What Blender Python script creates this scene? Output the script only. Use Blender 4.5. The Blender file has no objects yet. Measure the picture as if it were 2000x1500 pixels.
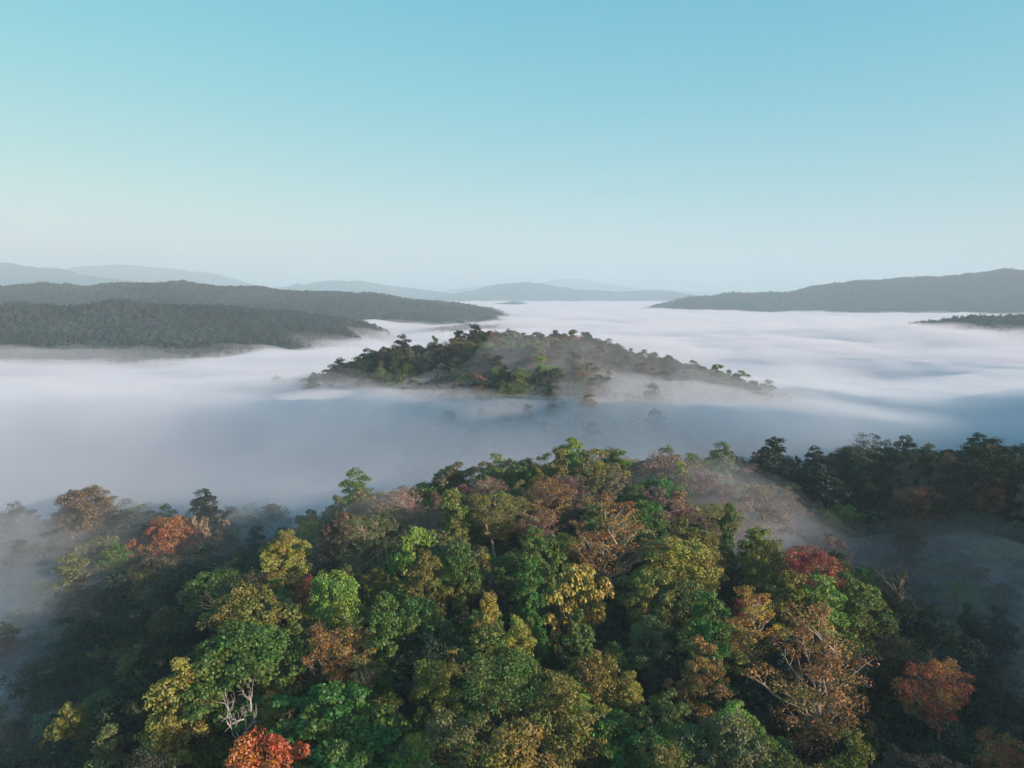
import bpy, bmesh, math, random
import numpy as np
from mathutils import Vector, Matrix

R = math.radians
scene = bpy.context.scene
COL = scene.collection

# ------------------------------------------------------------------ camera
CAM_Z = 120.0
PITCH = 7.0
cam_d = bpy.data.cameras.new('camera')
cam = bpy.data.objects.new('camera', cam_d)
COL.objects.link(cam)
cam.location = (0, 0, CAM_Z)
cam.rotation_euler = (R(90 - PITCH), 0, 0)
cam_d.sensor_width = 36
cam_d.lens = 18 / math.tan(R(35))
cam_d.clip_start = 0.5
cam_d.clip_end = 60000
scene.camera = cam
F = 1000 / math.tan(R(35))          # focal length in pixels of the 2000 px frame

# ------------------------------------------------------------------ light
SUN_EL, SUN_AZ = 17.0, 122.0        # degrees; azimuth clockwise from the view direction (+Y)
sv = Vector((math.sin(R(SUN_AZ)) * math.cos(R(SUN_EL)), math.cos(R(SUN_AZ)) * math.cos(R(SUN_EL)), math.sin(R(SUN_EL))))
sun_d = bpy.data.lights.new('sun', 'SUN')
sun_d.energy = 5.0
sun_d.angle = R(1.2)
sun_d.color = (1.0, 0.85, 0.70)
sun = bpy.data.objects.new('sun', sun_d)
sun.rotation_euler = sv.to_track_quat('Z', 'Y').to_euler()
sun.location = (0, 0, 400)
COL.objects.link(sun)

world = bpy.data.worlds.new('World')
scene.world = world
world.use_nodes = True
wn = world.node_tree
wn.nodes.clear()
SKY_GRADE = ((0.3020, 1.640), (1.790, 0.550), (2.920, 0.200))
sky = wn.nodes.new('ShaderNodeTexSky')
sky.sky_type = 'NISHITA'
sky.sun_disc = False
sky.sun_elevation = R(SUN_EL)
sky.sun_rotation = R(SUN_AZ)
sky.altitude = 700
sky.air_density = 1.0
sky.dust_density = 2.2
sky.ozone_density = 1.0
sep = wn.nodes.new('ShaderNodeSeparateColor'); com = wn.nodes.new('ShaderNodeCombineColor')
wn.links.new(sky.outputs[0], sep.inputs[0])
for ch, (gain, power) in enumerate(SKY_GRADE):          # a clearer, more cyan air than the model's own
    pw = wn.nodes.new('ShaderNodeMath'); pw.operation = 'POWER'; pw.inputs[1].default_value = power
    ml = wn.nodes.new('ShaderNodeMath'); ml.operation = 'MULTIPLY'; ml.inputs[1].default_value = gain
    wn.links.new(sep.outputs[ch], pw.inputs[0]); wn.links.new(pw.outputs[0], ml.inputs[0]); wn.links.new(ml.outputs[0], com.inputs[ch])
bg = wn.nodes.new('ShaderNodeBackground')
bg.inputs['Strength'].default_value = 0.10
wo = wn.nodes.new('ShaderNodeOutputWorld')
wn.links.new(com.outputs[0], bg.inputs['Color'])
wn.links.new(bg.outputs[0], wo.inputs[0])

scene.view_settings.view_transform = 'Standard'
scene.view_settings.look = 'None'
scene.view_settings.exposure = 0.85
scene.view_settings.gamma = 1
scene.render.engine = 'CYCLES'
cy = scene.cycles
cy.max_bounces = 8
cy.diffuse_bounces = 2
cy.glossy_bounces = 1
cy.transmission_bounces = 2
cy.transparent_max_bounces = 4
cy.volume_bounces = 5
cy.use_denoising = True
cy.denoiser = 'OPENIMAGEDENOISE'
cy.use_adaptive_sampling = True
cy.adaptive_threshold = 0.02
cy.use_fast_gi = False
cy.caustics_reflective = False
cy.caustics_refractive = False

# ------------------------------------------------------------------ helpers
def sstep(a, b, x):
    t = np.clip((x - a) / (b - a), 0, 1)
    return t * t * (3 - 2 * t)

def smax(a, b, k=6.0):
    h = np.clip(0.5 + 0.5 * (a - b) / k, 0, 1)
    return b * (1 - h) + a * h + k * h * (1 - h)

def _hash(ix, iy, seed):
    n = (ix.astype(np.int64) * 374761393 + iy.astype(np.int64) * 668265263 + seed * 974634777) & 0xFFFFFFFF
    n = ((n ^ (n >> 13)) * 1274126177) & 0xFFFFFFFF
    n = ((n ^ (n >> 16)) * 2246822519) & 0xFFFFFFFF
    return (n ^ (n >> 15)) / 4294967295.0

def noise(x, y, seed=0):
    x = np.asarray(x, float); y = np.asarray(y, float)
    ix = np.floor(x); iy = np.floor(y)
    fx = x - ix; fy = y - iy
    ix = ix.astype(np.int64); iy = iy.astype(np.int64)
    def g(a, b, dx, dy):
        an = _hash(a, b, seed) * 2 * math.pi
        return np.cos(an) * dx + np.sin(an) * dy
    u = fx * fx * fx * (fx * (fx * 6 - 15) + 10); v = fy * fy * fy * (fy * (fy * 6 - 15) + 10)
    a = g(ix, iy, fx, fy); b = g(ix + 1, iy, fx - 1, fy)
    c = g(ix, iy + 1, fx, fy - 1); d = g(ix + 1, iy + 1, fx - 1, fy - 1)
    return (a * (1 - u) + b * u) * (1 - v) + (c * (1 - u) + d * u) * v    # about -0.7..0.7

def fbm(x, y, scale, octv=4, seed=0, gain=0.5):
    s = 0; a = 1.0; f = 1.0 / scale
    for o in range(octv):
        s = s + a * noise(x * f + 17.3 * o, y * f - 9.1 * o, seed + o)
        a *= gain; f *= 2.03
    return s

def ridged(x, y, scale, octv=4, seed=0):
    s = 0; a = 1.0; f = 1.0 / scale
    for o in range(octv):
        s = s + a * (0.35 - np.abs(noise(x * f + 5.3 * o, y * f + 3.1 * o, seed + o)) * 1.4)
        a *= 0.5; f *= 2.1
    return s

def polyridge(x, y, pts, slope, power=1.0, flat=0.0):
    """height of a ridge along a 3-D polyline that falls off with distance"""
    best = np.full(np.shape(x), -1e9)
    for (x0, y0, z0), (x1, y1, z1) in zip(pts[:-1], pts[1:]):
        dx, dy = x1 - x0, y1 - y0
        t = np.clip(((x - x0) * dx + (y - y0) * dy) / (dx * dx + dy * dy), 0, 1)
        d = np.hypot(x - x0 - t * dx, y - y0 - t * dy)
        h = z0 + t * (z1 - z0) - slope * np.maximum(0, np.sqrt(d * d + flat * flat) - flat)
        best = np.maximum(best, h)
    return best

# ------------------------------------------------------------------ the land
# canopy(x, y): height of the tree tops; the ground lies TREE_H below it
def canopy(x, y):
    x = np.asarray(x, float); y = np.asarray(y, float)
    # the spur that runs away from the viewer, its crest at about y = 180
    zc = 65.5 + 13.0 * sstep(62, 168, y)
    zc = zc - 0.55 * np.maximum(0, np.sqrt((y - 184) ** 2 + 64) * 1.0 + (y - 184) - 8) / 2 * 1.0
    d = x - (2 + 0.10 * (y - 100))
    dl = np.maximum(0, -d - 6); dr = np.maximum(0, d - 24)
    far = sstep(120, 172, y); left = (0.04 + 0.20 * far) * dl + (0.50 - 0.38 * far) * np.maximum(0, dl - 40)
    right = np.minimum(0.12 * dr + 0.16 * sstep(125, 165, y) * np.maximum(0, d - 8) + 0.75 * np.maximum(0, dr - 38), 24 + 60 * sstep(190, 260, y))
    left = np.minimum(left, 80); right = np.minimum(right, 70)
    s = zc - left - right
    # the darker ridge to the right
    r = polyridge(x, y, [(38, 196, 72), (58, 212, 69.5), (92, 216, 70), (132, 206, 73.5), (200, 200, 79), (330, 150, 96)], 0.40, flat=22)
    s = smax(s, r, 8)
    # the hill that stands out of the fog behind
    h = polyridge(x, y, [(-190, 420, 44), (-150, 418, 56), (-112, 412, 64), (-84, 405, 76), (-58, 402, 87), (-20, 400, 92.5), (20, 400, 94), (40, 396, 92),
                         (66, 392, 85), (100, 382, 76), (126, 362, 62), (143, 330, 55), (158, 300, 44)], 0.47, flat=12)
    h = np.maximum(h, polyridge(x, y, [(14, 392, 93), (14, 365, 86), (16, 335, 70)], 0.35, flat=10))
    h = np.maximum(h, polyridge(x, y, [(50, 350, 73), (56, 342, 72), (66, 336, 68)], 0.5, flat=8))
    s = smax(s, h, 6)
    # small humps that only just reach through the fog
    for hx, hy, hz, sl in ((-114, 200, 60, .5), (-86, 190, 60, .4), (-165, 375, 58, .3), (-78, 1400, 62, .12), (-30, 1480, 57, .1), (-150, 200, 56, .5)):
        s = smax(s, hz - sl * np.maximum(0, np.hypot(x - hx, y - hy) - 6), 5)
    # western hills
    n1 = ridged(x, y, 420, 4, 11)
    w = polyridge(x, y, [(-1300, 780, 130), (-850, 860, 112), (-630, 900, 104), (-540, 1010, 110), (-460, 1090, 103), (-375, 1200, 78), (-312, 1400, 61), (-280, 1560, 48)], 0.14, flat=40)
    w2 = polyridge(x, y, [(-3000, 1700, 160), (-2200, 1900, 140), (-1400, 2000, 138), (-1050, 2000, 152), (-700, 2000, 148), (-470, 2200, 120), (-290, 2500, 84), (-200, 2800, 58), (-120, 3200, 45)], 0.13, flat=60)
    w3 = polyridge(x, y, [(-1600, 1350, 110), (-1000, 1450, 106), (-700, 1550, 104), (-450, 1750, 78), (-340, 2000, 62), (-300, 2200, 48)], 0.14, flat=50)
    w = np.maximum(np.maximum(w, w2), w3)
    w = w + (25 * n1 - 7) * sstep(50, 90, w)
    w = np.where(w < 76, 76 - (76 - w) * 2.4, w)
    s = smax(s, w, 8)
    # eastern spur and the long eastern hill
    e = polyridge(x, y, [(1700, 1250, 150), (1100, 1180, 114), (730, 1110, 84), (600, 1060, 69), (500, 980, 59), (430, 900, 48)], 0.16, flat=40)
    e = np.maximum(e, polyridge(x, y, [(900, 1000, 76), (640, 900, 60), (480, 860, 54)], 0.15, flat=30))
    e2 = polyridge(x, y, [(560, 2950, 48), (588, 3000, 56), (700, 3000, 88), (840, 3000, 116), (987, 3000, 127), (1134, 3000, 122), (1260, 3000, 150), (1470, 3000, 180), (1785, 3000, 190), (1995, 3000, 216), (2150, 3000, 214), (2600, 2950, 232), (3600, 2700, 240)], 0.2, flat=60)
    e3 = polyridge(x, y, [(1050, 2700, 66), (1300, 2600, 96), (1600, 2550, 116), (2100, 2500, 140), (2900, 2300, 160)], 0.2, flat=50)
    e2 = np.maximum(e2, e3)
    e = np.maximum(e, e2)
    e = e + (27 * ridged(x, y, 330, 4, 31) - 7) * sstep(55, 100, e)
    e = np.where(e < 74, 74 - (74 - e) * 1.6, e)
    s = smax(s, e, 8)
    # unseen hill added behind the viewer's right shoulder, shaped to shade the right-hand slopes
    u = x * 0.848 - y * 0.530; v = x * 0.530 + y * 0.848
    hi = SHADE_H + (SHADE_LO - SHADE_H) * sstep(SHADE_V1, SHADE_V0, v) - 135 * sstep(400, 820, v) + 12 * fbm(u, v, 90, 3, 5) + 45 * sstep(340, 460, v) * fbm(u * 0.3, v, 85, 3, 8)
    s = np.maximum(s, hi - 0.75 * np.abs(u - 520))
    s = smax(s, np.full(np.shape(x), 12.0), 10)
    s = s + 2.2 * fbm(x, y, 34, 3, 3)
    return s

SHADE_H, SHADE_LO, SHADE_V0, SHADE_V1 = 248.0, 245.0, 122.0, 205.0
TREE_H = 16.0

def land(x, y):
    c = canopy(x, y)
    d = np.hypot(x, y)
    return c - TREE_H * (1 - 0.55 * sstep(500, 1500, d))

def hit(px, py, zoff=0.0, dmin=30, dmax=3000):
    """the point of the canopy seen through pixel (px, py) of the 2000 x 1500 photograph"""
    a = (px - 1000) / F; b = -(py - 750) / F
    dy = math.cos(R(PITCH)) + b * math.sin(R(PITCH)); dz = -math.sin(R(PITCH)) + b * math.cos(R(PITCH))
    t = np.geomspace(dmin, dmax, 4000)
    X = a * t; Y = dy * t; Z = CAM_Z + dz * t
    k = np.nonzero(Z < canopy(X, Y) + zoff)[0]
    if not len(k): return None
    k = k[0]
    return X[k], Y[k]

def project(x, y, z):
    zz = z - CAM_Z
    yc = y * math.cos(R(PITCH)) - zz * math.sin(R(PITCH)); zc = y * math.sin(R(PITCH)) + zz * math.cos(R(PITCH))
    return 1000 + F * x / yc, 750 - F * zc / yc

def new_mat(name):
    m = bpy.data.materials.new(name); m.use_nodes = True
    m.node_tree.nodes.clear()
    return m, m.node_tree.nodes, m.node_tree.links

def make_mesh(name, V, faces, mat=None, smooth=False):
    """V (n,3) array; faces: list of index arrays, each (m,3) or (m,4)"""
    me = bpy.data.meshes.new(name)
    V = np.asarray(V, np.float32)
    fs = [np.asarray(f, np.int32) for f in faces if len(f)]
    nl = sum(f.size for f in fs); nf = sum(len(f) for f in fs)
    me.vertices.add(len(V)); me.vertices.foreach_set('co', V.ravel())
    me.loops.add(nl); me.loops.foreach_set('vertex_index', np.concatenate([f.ravel() for f in fs]))
    me.polygons.add(nf)
    sizes = np.concatenate([np.full(len(f), f.shape[1], np.int32) for f in fs])
    me.polygons.foreach_set('loop_start', np.concatenate([[0], np.cumsum(sizes)[:-1]]).astype(np.int32))
    me.polygons.foreach_set('use_smooth', np.full(nf, smooth))
    me.update(calc_edges=True)
    if mat: me.materials.append(mat)
    return me

def link(name, me, parent=None, loc=(0, 0, 0)):
    o = bpy.data.objects.new(name, me); COL.objects.link(o)
    o.location = loc
    if parent: o.parent = parent
    return o

def grid_faces(nr, nc, closed=False):
    i, j = np.meshgrid(np.arange(nr - 1), np.arange(nc - (0 if closed else 1)), indexing='ij')
    j2 = (j + 1) % nc
    return np.stack([i * nc + j, i * nc + j2, (i + 1) * nc + j2, (i + 1) * nc + j], -1).reshape(-1, 4)

# ------------------------------------------------------------------ ground material
def forest_floor():
    m, N, L = new_mat('forest_floor')
    o = N.new('ShaderNodeOutputMaterial'); p = N.new('ShaderNodeBsdfPrincipled')
    p.inputs['Roughness'].default_value = 1; p.inputs['Specular IOR Level'].default_value = 0
    tc = N.new('ShaderNodeTexCoord')
    n1 = N.new('ShaderNodeTexNoise'); n1.inputs['Scale'].default_value = 0.12; n1.inputs['Detail'].default_value = 8
    n2 = N.new('ShaderNodeTexNoise'); n2.inputs['Scale'].default_value = 0.006; n2.inputs['Detail'].default_value = 4
    L.new(tc.outputs['Object'], n1.inputs['Vector']); L.new(tc.outputs['Object'], n2.inputs['Vector'])
    r = N.new('ShaderNodeValToRGB')
    r.color_ramp.elements[0].position = 0.35; r.color_ramp.elements[0].color = (0.010, 0.013, 0.008, 1)
    r.color_ramp.elements[1].position = 0.68; r.color_ramp.elements[1].color = (0.035, 0.033, 0.018, 1)
    r2 = N.new('ShaderNodeValToRGB')
    r2.color_ramp.elements[0].color = (0.7, 0.8, 0.8, 1); r2.color_ramp.elements[1].color = (1.2, 1.05, 0.9, 1)
    mx = N.new('ShaderNodeMix'); mx.data_type = 'RGBA'; mx.blend_type = 'MULTIPLY'; mx.inputs[0].default_value = 1
    L.new(n1.outputs['Fac'], r.inputs[0]); L.new(n2.outputs['Fac'], r2.inputs[0])
    L.new(r.outputs[0], mx.inputs[6]); L.new(r2.outputs[0], mx.inputs[7])
    L.new(mx.outputs[2], p.inputs['Base Color']); L.new(p.outputs[0], o.inputs[0])
    return m
FLOOR = forest_floor()

def build_ground():
    # rings round the viewpoint, closer together near by; finer towards the valley
    rad = np.concatenate([[0.5], np.geomspace(12, 34000, 620)])
    fine = np.linspace(-52, 52, 561); rest = np.linspace(52, 308, 130)[1:-1]
    ang = np.radians(np.concatenate([fine, rest]))
    Rr, A = np.meshgrid(rad, ang, indexing='ij')
    X = Rr * np.sin(A); Y = Rr * np.cos(A)
    Z = land(X, Y)
    Z = Z * sstep(9000, 5500, Rr) + 20 * (1 - sstep(9000, 5500, Rr))
    V = np.stack([X, Y, Z], -1).reshape(-1, 3)
    me = make_mesh('ground', V, [grid_faces(len(rad), len(ang), True)], FLOOR, True)
    o = link('ground', me); o['kind'] = 'structure'
build_ground()

# ------------------------------------------------------------------ far mountains
def far_forest():
    m, N, L = new_mat('far_forest')
    o = N.new('ShaderNodeOutputMaterial'); p = N.new('ShaderNodeBsdfDiffuse')
    tc = N.new('ShaderNodeTexCoord')
    n1 = N.new('ShaderNodeTexNoise'); n1.inputs['Scale'].default_value = 0.03; n1.inputs['Detail'].default_value = 6
    L.new(tc.outputs['Object'], n1.inputs['Vector'])
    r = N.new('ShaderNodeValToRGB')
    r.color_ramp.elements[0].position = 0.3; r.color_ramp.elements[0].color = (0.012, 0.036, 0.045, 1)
    r.color_ramp.elements[1].position = 0.7; r.color_ramp.elements[1].color = (0.035, 0.068, 0.070, 1)  # both tones blued, some of the distance haze put into the colour
    L.new(n1.outputs['Fac'], r.inputs[0]); L.new(r.outputs[0], p.inputs[0]); L.new(p.outputs[0], o.inputs[0])
    return m
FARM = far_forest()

def mountain(prof, y0, base_px, depth, seed, rough=1.0, dist_bow=0.0):
    """prof: (px, py) skyline points; the range stands at distance y0"""
    px = np.array([p[0] for p in prof], float); py = np.array([p[1] for p in prof], float)
    s = np.linspace(px[0], px[-1], 420)
    sky_y = np.interp(s, px, py)
    k = np.ones(7) / 7; sky_y = np.convolve(np.pad(sky_y, 3, mode='edge'), k, 'valid')
    X0 = (s - 1000) / F * y0
    H = CAM_Z + y0 * np.tan(np.arctan((750 - sky_y) / F) - R(PITCH))
    t = np.linspace(-1, 1, 90)
    T, XX = np.meshgrid(t, X0, indexing='ij')
    HH = np.broadcast_to(H, T.shape)
    Y = y0 + T * depth
    shape = np.clip(1 - np.abs(T) ** 1.15, 0, 1)
    amp = np.clip(HH - 10, 5, 1e9)
    n = ridged(XX, Y, depth * 0.55, 5, seed)
    Z = 10 + amp * shape + rough * 0.46 * amp * n * (4 * shape * (1 - shape) + 0.10) 
    Z = Z + rough * amp * 0.045 * fbm(XX, Y, depth * .06, 3, seed + 3)
    Z[0] = Z[-1] = 0
    V = np.stack([XX, Y, Z], -1).reshape(-1, 3)
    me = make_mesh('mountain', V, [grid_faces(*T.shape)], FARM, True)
    o = link('mountain', me); o['kind'] = 'structure'
    return o

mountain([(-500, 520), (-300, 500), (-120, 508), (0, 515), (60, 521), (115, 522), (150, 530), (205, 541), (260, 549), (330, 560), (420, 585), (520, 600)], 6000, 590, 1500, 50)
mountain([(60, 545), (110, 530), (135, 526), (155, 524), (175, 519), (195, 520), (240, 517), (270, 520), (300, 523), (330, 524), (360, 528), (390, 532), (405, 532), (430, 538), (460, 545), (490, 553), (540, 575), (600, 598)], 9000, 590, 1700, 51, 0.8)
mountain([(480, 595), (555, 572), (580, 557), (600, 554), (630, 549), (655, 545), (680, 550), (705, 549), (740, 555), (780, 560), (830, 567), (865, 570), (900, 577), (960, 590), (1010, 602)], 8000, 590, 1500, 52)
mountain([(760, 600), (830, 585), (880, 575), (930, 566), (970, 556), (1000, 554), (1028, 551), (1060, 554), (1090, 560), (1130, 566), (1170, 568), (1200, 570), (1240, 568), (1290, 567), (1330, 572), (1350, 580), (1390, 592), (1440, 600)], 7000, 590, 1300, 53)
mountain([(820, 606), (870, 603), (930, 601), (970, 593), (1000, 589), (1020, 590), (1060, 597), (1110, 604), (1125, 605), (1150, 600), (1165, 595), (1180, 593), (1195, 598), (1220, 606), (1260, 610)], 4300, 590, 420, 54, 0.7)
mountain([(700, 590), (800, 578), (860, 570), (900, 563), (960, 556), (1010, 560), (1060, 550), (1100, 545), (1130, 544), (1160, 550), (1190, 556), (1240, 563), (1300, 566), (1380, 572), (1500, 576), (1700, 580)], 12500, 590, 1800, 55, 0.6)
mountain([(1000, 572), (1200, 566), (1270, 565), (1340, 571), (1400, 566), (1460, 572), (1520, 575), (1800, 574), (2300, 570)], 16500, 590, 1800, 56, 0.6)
# ------------------------------------------------------------------ foliage and bark
def leaf_mat(name, instanced):
    m, N, L = new_mat(name)
    o = N.new('ShaderNodeOutputMaterial')
    if instanced:
        src = N.new('ShaderNodeAttribute'); src.attribute_type = 'INSTANCER'; src.attribute_name = 'tint'; col = src.outputs['Color']
    else:
        src = N.new('ShaderNodeObjectInfo'); col = src.outputs['Color']
    a = N.new('ShaderNodeAttribute'); a.attribute_name = 'leaf'          # x: leaf by leaf, y: clump by clump, z: blush
    sep = N.new('ShaderNodeSeparateXYZ'); L.new(a.outputs['Vector'], sep.inputs[0])
    hsv = N.new('ShaderNodeHueSaturation')
    h = N.new('ShaderNodeMapRange'); h.inputs['To Min'].default_value = 0.520; h.inputs['To Max'].default_value = 0.460
    L.new(sep.outputs['Y'], h.inputs['Value']); L.new(h.outputs[0], hsv.inputs['Hue'])
    v = N.new('ShaderNodeMapRange'); v.inputs['To Min'].default_value = 0.55; v.inputs['To Max'].default_value = 1.5
    L.new(sep.outputs['X'], v.inputs['Value']); L.new(v.outputs[0], hsv.inputs['Value'])
    s = N.new('ShaderNodeMapRange'); s.inputs['To Min'].default_value = 0.80; s.inputs['To Max'].default_value = 1.12
    L.new(sep.outputs['Z'], s.inputs['Value']); L.new(s.outputs[0], hsv.inputs['Saturation'])
    tw = N.new('ShaderNodeMapRange'); tw.inputs['From Min'].default_value = 0.62; tw.inputs['From Max'].default_value = 1.0; tw.inputs['To Max'].default_value = 0.30
    L.new(sep.outputs['Y'], tw.inputs['Value'])          # some sprays of every crown have begun to turn
    tm = N.new('ShaderNodeMix'); tm.data_type = 'RGBA'; L.new(tw.outputs[0], tm.inputs[0]); L.new(col, tm.inputs[6]); tm.inputs[7].default_value = (.13, .135, .025, 1)
    L.new(tm.outputs[2], hsv.inputs['Color'])
    d = N.new('ShaderNodeBsdfDiffuse'); t = N.new('ShaderNodeBsdfTranslucent'); g = N.new('ShaderNodeBsdfGlossy')
    g.inputs['Roughness'].default_value = 0.42; g.inputs['Color'].default_value = (0.6, 0.6, 0.6, 1)
    m1 = N.new('ShaderNodeMixShader'); m1.inputs[0].default_value = 0.22
    m2 = N.new('ShaderNodeMixShader'); m2.inputs[0].default_value = 0.035
    L.new(hsv.outputs[0], d.inputs[0]); L.new(hsv.outputs[0], t.inputs[0])
    L.new(d.outputs[0], m1.inputs[1]); L.new(t.outputs[0], m1.inputs[2])
    L.new(m1.outputs[0], m2.inputs[1]); L.new(g.outputs[0], m2.inputs[2])
    L.new(m2.outputs[0], o.inputs[0])
    return m

def bark_mat(name, instanced):
    m, N, L = new_mat(name)
    o = N.new('ShaderNodeOutputMaterial'); d = N.new('ShaderNodeBsdfDiffuse')
    tc = N.new('ShaderNodeTexCoord'); n = N.new('ShaderNodeTexNoise'); n.inputs['Scale'].default_value = 2.2; n.inputs['Detail'].default_value = 5
    L.new(tc.outputs['Object'], n.inputs['Vector'])
    r = N.new('ShaderNodeMapRange'); r.inputs['From Min'].default_value = .3; r.inputs['From Max'].default_value = .7
    r.inputs['To Min'].default_value = 0.5; r.inputs['To Max'].default_value = 1.3; L.new(n.outputs['Fac'], r.inputs['Value'])
    hsv = N.new('ShaderNodeHueSaturation'); L.new(r.outputs[0], hsv.inputs['Value'])
    if instanced: hsv.inputs['Color'].default_value = (0.13, 0.10, 0.08, 1)
    else:
        src = N.new('ShaderNodeObjectInfo'); L.new(src.outputs['Color'], hsv.inputs['Color'])
    L.new(hsv.outputs[0], d.inputs[0]); L.new(d.outputs[0], o.inputs[0])
    return m

LEAF, LEAF_I = leaf_mat('leaves', False), leaf_mat('forest_leaves', True)
BARK, BARK_I = bark_mat('bark', False), bark_mat('forest_bark', True)

def unit(v): return v / np.maximum(1e-9, np.linalg.norm(v, axis=-1, keepdims=True))

def leaves(rng, C, rad, clump, n, size, squash=0.75, droop=0.0, up=0.35):
    """n leaves round each puff centre C; returns vertices, faces, the 'leaf' attribute"""
    k = len(C)
    idx = np.repeat(np.arange(k), n)
    m = len(idx)
    d = unit(rng.normal(size=(m, 3)))
    d[:, 2] = np.where((d[:, 2] < -0.15) & (rng.random(m) < 0.75), -d[:, 2], d[:, 2])
    rr = rad[idx] * (0.45 + 0.6 * np.sqrt(rng.random(m)))
    p = C[idx] + d * rr[:, None] * np.array([1, 1, squash])
    nrm = unit(d + rng.normal(size=(m, 3)) * 0.55 + np.array([0, 0, up]))
    t = rng.normal(size=(m, 3)); t[:, 2] -= droop * 2.5
    t = unit(t - nrm * np.sum(t * nrm, 1, keepdims=True))
    b = np.cross(nrm, t)
    L = size * (0.6 + 0.8 * rng.random(m))[:, None]; W = L * 0.34
    V = np.stack([p - t * L * .5, p + b * W + t * L * .05, p + t * L * .5 - nrm * L * .10, p - b * W + t * L * .05], 1).reshape(-1, 3)
    Fc = np.arange(m * 4).reshape(-1, 4)
    A = np.stack([rng.random(m), np.clip(clump[idx] + rng.normal(size=m) * .12, 0, 1), rng.random(m)], 1)
    return V, Fc, np.repeat(A, 4, 0)

def tube(P, r, sides=5):
    P = np.asarray(P, float); r = np.asarray(r, float)
    T = unit(np.gradient(P, axis=0))
    ref = np.array([0.31, 0.95, 0.05]); U = unit(np.cross(T, ref)); W = np.cross(T, U)
    a = np.linspace(0, 2 * math.pi, sides, endpoint=False)
    V = P[:, None] + r[:, None, None] * (np.cos(a)[None, :, None] * U[:, None] + np.sin(a)[None, :, None] * W[:, None])
    return V.reshape(-1, 3), grid_faces(len(P), sides, True)

class Wood:
    def __init__(s): s.V = []; s.F = []; s.n = 0
    def add(s, P, r, sides=5):
        V, Fc = tube(P, r, sides); s.V.append(V); s.F.append(Fc + s.n); s.n += len(V)
    def arrays(s): return np.concatenate(s.V), np.concatenate(s.F)

def curve(rng, a, b, bend, k=7, sag=0.0):
    t = np.linspace(0, 1, k)[:, None]
    mid = (a + b) / 2 + bend
    P = (1 - t) ** 2 * a + 2 * t * (1 - t) * mid + t ** 2 * b
    P[1:-1] += rng.normal(size=(k - 2, 3)) * 0.035 * np.linalg.norm(b - a)
    return P

ENV = {
    'dome': lambda t: np.sqrt(np.clip(1 - t ** 2.2, 0, 1)) * (0.72 + 0.28 * np.minimum(1, t * 3)),
    'round': lambda t: np.sin(np.pi * (0.16 + 0.80 * t)) ** 0.8,
    'cone': lambda t: (1 - t) ** 0.72 * (0.8 + 0.2 * np.minimum(1, t * 4)) + 0.06,
    'column': lambda t: 0.80 + 0.2 * np.sin(t * 9) - 0.62 * t ** 4,
    'vase': lambda t: np.minimum(1, 0.25 + 1.1 * t) * np.sqrt(np.clip(1.04 - t ** 5, 0, 1)),
}

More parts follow.
